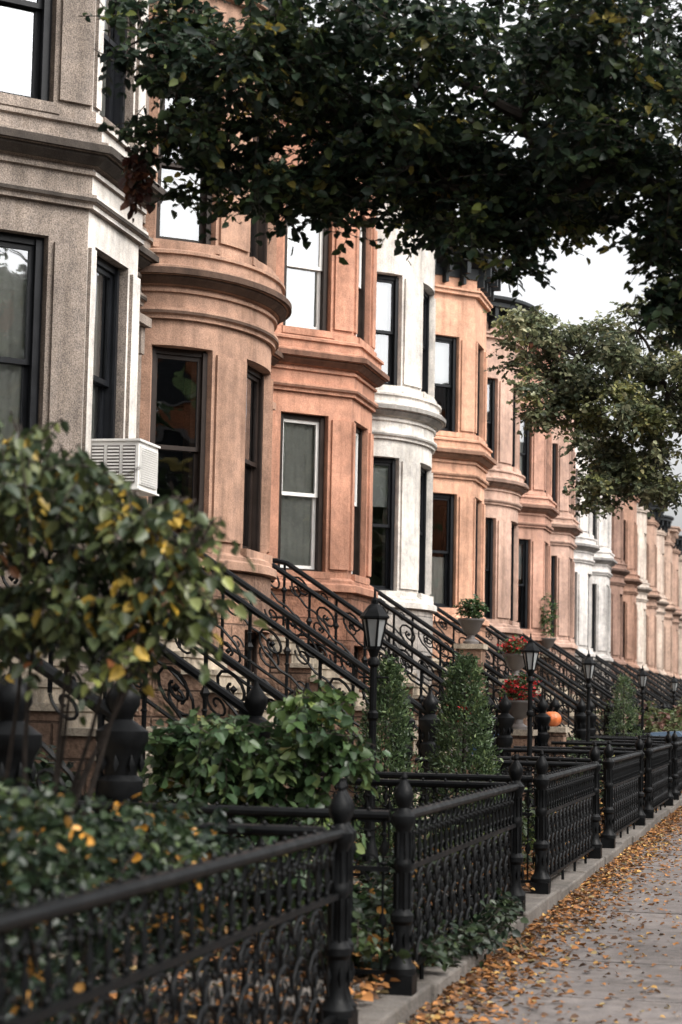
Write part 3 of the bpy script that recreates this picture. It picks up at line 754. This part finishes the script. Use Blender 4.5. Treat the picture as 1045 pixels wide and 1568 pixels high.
clump('ground_cover',[-4.6,-5.0,-5.2,-4.8,-5.2,-4.5],[12.5,11.5,13.5,17,18,12.0],.8,420,.08,P_IVY+[(.10,.14,.05)],[1,3,3,2],.8,.6)
clump('climbing_vine',[-4.6,-4.9,-4.3,-5.0],[12.9,12.0,13.3,12.5],1.1,240,.08,P_IVY+[(.07,.10,.04)],[2,3,3,2],.5,.4)
clump('yard_shrub',[-3.2,-4.2,-3.6],[28.5,29.3,34.5],1.1,300,.08,P_HYD,[2,3,2,.5],.6,.5)
clump('yard_shrub',[-3.2,-4.2,-3.6,-3.0,-3.8],[45,47.5,50,52,56],1.7,500,.12,[(.10,.14,.05),(.16,.18,.08),(.28,.15,.12)],[3,3,2],.9,.6)
clump('yard_shrub',[-3.0,-3.4,-3.0,-3.6,-2.9],[60,64,68,73,80],2.0,420,.16,[(.10,.14,.05),(.16,.18,.08),(.28,.18,.12)],[3,3,1],1.5,.6)

# ------------------------------------------------------------------ small objects
def ac():
    e=empty('window_air_conditioner'); e.location=(0,-.05,.03); b=MB()
    b.box(-6.40,-5.86,17.06,17.62,3.40,3.83,0)
    b.box(-6.42,-5.84,17.045,17.635,3.83,3.85,0); b.box(-6.42,-5.84,17.045,17.635,3.385,3.40,0)
    for x0 in (-6.30,-6.15,-6.00):
        for k in range(11):
            z=3.46+k*.03; b.box(x0,x0+.11,17.046,17.06,z,z+.014,0)
        b.box(x0-.004,x0+.114,17.052,17.0602,3.45,3.79,1)
    b.box(-5.862,-5.845,17.10,17.58,3.44,3.79,0)
    for k in range(16): b.box(-5.846,-5.838,17.11,17.57,3.455+k*.021,3.463+k*.021,0)
    b.obj('case',[M_WHITEMETAL,M_FGREY],e,0)
    s=MB(); s.box(-6.48,-6.40,16.95,17.06,3.30,3.85,0); s.obj('side_filler',[M_WHITEMETAL],e,0)
ac()
def pumpkin(x,y,z,r):
    e=empty('pumpkin',(x,y,z)); b=MB(); n=32; vs=[];fs=[]
    for j in range(1,12):
        ph=math.pi*j/12
        for k in range(n):
            a=2*math.pi*k/n; rr=r*math.sin(ph)**.8*(1-.10*abs(math.cos(a*5))**3*1.0); vs.append((rr*math.cos(a),rr*math.sin(a),r*.78+r*.78*math.cos(ph)))
    for j in range(10):
        for k in range(n): fs.append((j*n+k,j*n+(k+1)%n,(j+1)*n+(k+1)%n,(j+1)*n+k))
    fs.append(tuple(range(n))); fs.append(tuple(10*n+k for k in range(n))); b.add(vs,fs); b.obj('flesh',[paint('pumpkin_skin',(.50,.13,.035),.4,.15)],e,60)
    s=MB(); s.tube([(0,0,r*1.5),(.01,0,r*1.75),(.03,0,r*1.95)],[.022,.016,.02],6); s.obj('stalk',[M_BARK],e)
def pier(x,y,h):
    b=MB(); b.box(x-.2,x+.2,y-.2,y+.2,.0,h-.08,0); b.box(x-.24,x+.24,y-.24,y+.24,h-.08,h,1); b.obj('stone_pier',[M_STEPSIDE,M_STEP],None,0)
pier(-3.75,30.6,1.22); pumpkin(-3.75,30.6,1.22,.15)
def planter(x,y,z,topr,toph,flower=False):
    e=empty('potted_plant'); b=MB(); b.lathe((x,y,z),[(.13,0),(.13,.04),(.07,.08),(.06,.14),(.13,.20),(.19,.34),(.22,.38),(.22,.41),(.18,.41),(.17,.37)],14); b.obj('urn',[M_FGREY],e)
    sprays('foliage',[(x,y,z+.38+toph*.5,topr,topr,toph*.55,1)],130,8,.05,.14,[(.04,.08,.025),(.07,.12,.035)]+([(.55,.03,.03)] if flower else []),[3,3]+([4] if flower else []),M_LEAF2,e,droop=.2)
pier(-5.2,31.7,2.5); planter(-5.2,31.7,2.5,.24,.38)
pier(-4.5,31.9,1.95); planter(-4.5,31.9,1.95,.24,.28,True)
pier(-4.2,25.0,.9); planter(-4.2,25.0,.9,.22,.3,True); pier(-3.9,28.0,1.2); planter(-3.9,28.0,1.2,.26,.4,True)
pier(-6.2,49.5,2.8); planter(-6.2,49.5,2.8,.25,1.1)
def bin_(x,y,col):
    e=empty('trash_bin',(x,y,.1)); b=MB()
    vs=[];fs=[]
    for (s,z) in ((.22,0.05),(.28,.85),(.30,.85),(.30,.90)):
        vs+= [(-s,-s,z),(s,-s,z),(s,s,z),(-s,s,z)]
    for j in range(3):
        for k in range(4): fs.append((j*4+k,j*4+(k+1)%4,(j+1)*4+(k+1)%4,(j+1)*4+k))
    fs.append((0,3,2,1)); b.add(vs,fs,0)
    b.add([(-.31,-.31,.9),(.33,-.31,.9),(.33,.31,.9),(-.31,.31,.9),(-.31,-.31,.97),(.2,-.26,1.0),(.2,.26,1.0),(-.31,.31,.97)],[(0,3,2,1),(4,5,6,7),(0,1,5,4),(1,2,6,5),(2,3,7,6),(3,0,4,7)],0)
    for sy in (-.24,.24): b.tube([(-.27,sy-.03,.1),(-.27,sy+.03,.1)],.1,12,1)
    b.tube([(-.36,-.25,.92),(-.36,.25,.92)],.015,6,1)
    b.obj('body',[paint('bin_plastic',col,.5,.1),M_IRON],e,30)
bin_(-2.5,38.5,(.03,.06,.10)); bin_(-2.5,39.3,(.02,.03,.035)); bin_(-4.6,30.0,(.03,.08,.16)); bin_(-2.3,45,(.03,.05,.08)); bin_(-4.9,16.8,(.02,.045,.05))

# ------------------------------------------------------------------ light
w=bpy.data.worlds.new('World'); scene.world=w; w.use_nodes=True; nt=w.node_tree
bg=nt.nodes['Background']; sky=N(nt,'ShaderNodeTexSky',sky_type='NISHITA'); sky.sun_disc=False
sx,sy,el=.85,-.30,math.radians(48)
sky.sun_elevation=el; sky.sun_rotation=math.atan2(sx,sy); sky.air_density=1.0; sky.dust_density=6; sky.ozone_density=1
hs=N(nt,'ShaderNodeHueSaturation'); hs.inputs['Saturation'].default_value=.15; hs.inputs['Value'].default_value=1.0
nt.links.new(sky.outputs[0],hs.inputs['Color'])
tc=N(nt,'ShaderNodeTexCoord'); cn=noise(nt,tc.outputs['Generated'],2.2,4,.5)
cr=ramp(nt,cn.outputs[0],.3,.7,(2.05,2.03,2.03),(3.2,3.15,3.07))
mc=mixc(nt,1.0,hs.outputs[0],cr.outputs[0],'MULTIPLY')
nt.links.new(mc,bg.inputs[0]); bg.inputs[1].default_value=.15
sl=bpy.data.lights.new('sun','SUN'); sl.energy=1.35; sl.angle=math.radians(12); sl.color=(1,.95,.89)
so=bpy.data.objects.new('sun',sl); link(so)
d=Vector((sx/math.hypot(sx,sy)*math.cos(el),sy/math.hypot(sx,sy)*math.cos(el),math.sin(el)))
so.rotation_euler=d.to_track_quat('Z','Y').to_euler()

# ------------------------------------------------------------------ camera
cd=bpy.data.cameras.new('camera'); co=bpy.data.objects.new('camera',cd); link(co)
cd.sensor_fit='HORIZONTAL'; cd.sensor_width=24; cd.sensor_height=36; cd.lens=70.05; cd.clip_end=2000; cd.clip_start=.05
yaw=math.radians(13.12); pit=math.radians(5.42); rol=.02
F=Vector((-math.sin(yaw)*math.cos(pit),math.cos(yaw)*math.cos(pit),math.sin(pit)))
R0=Vector((math.cos(yaw),math.sin(yaw),0)); U0=R0.cross(F)
R=R0*math.cos(rol)+U0*math.sin(rol); U=-R0*math.sin(rol)+U0*math.cos(rol)
M=Matrix((R,U,-F)).transposed().to_4x4(); M.translation=Vector((0,0,1.55)); co.matrix_world=M
cd.dof.use_dof=True; cd.dof.focus_distance=20; cd.dof.aperture_fstop=3.2
scene.camera=co
scene.view_settings.view_transform='Standard'; scene.view_settings.look='None'; scene.view_settings.exposure=0
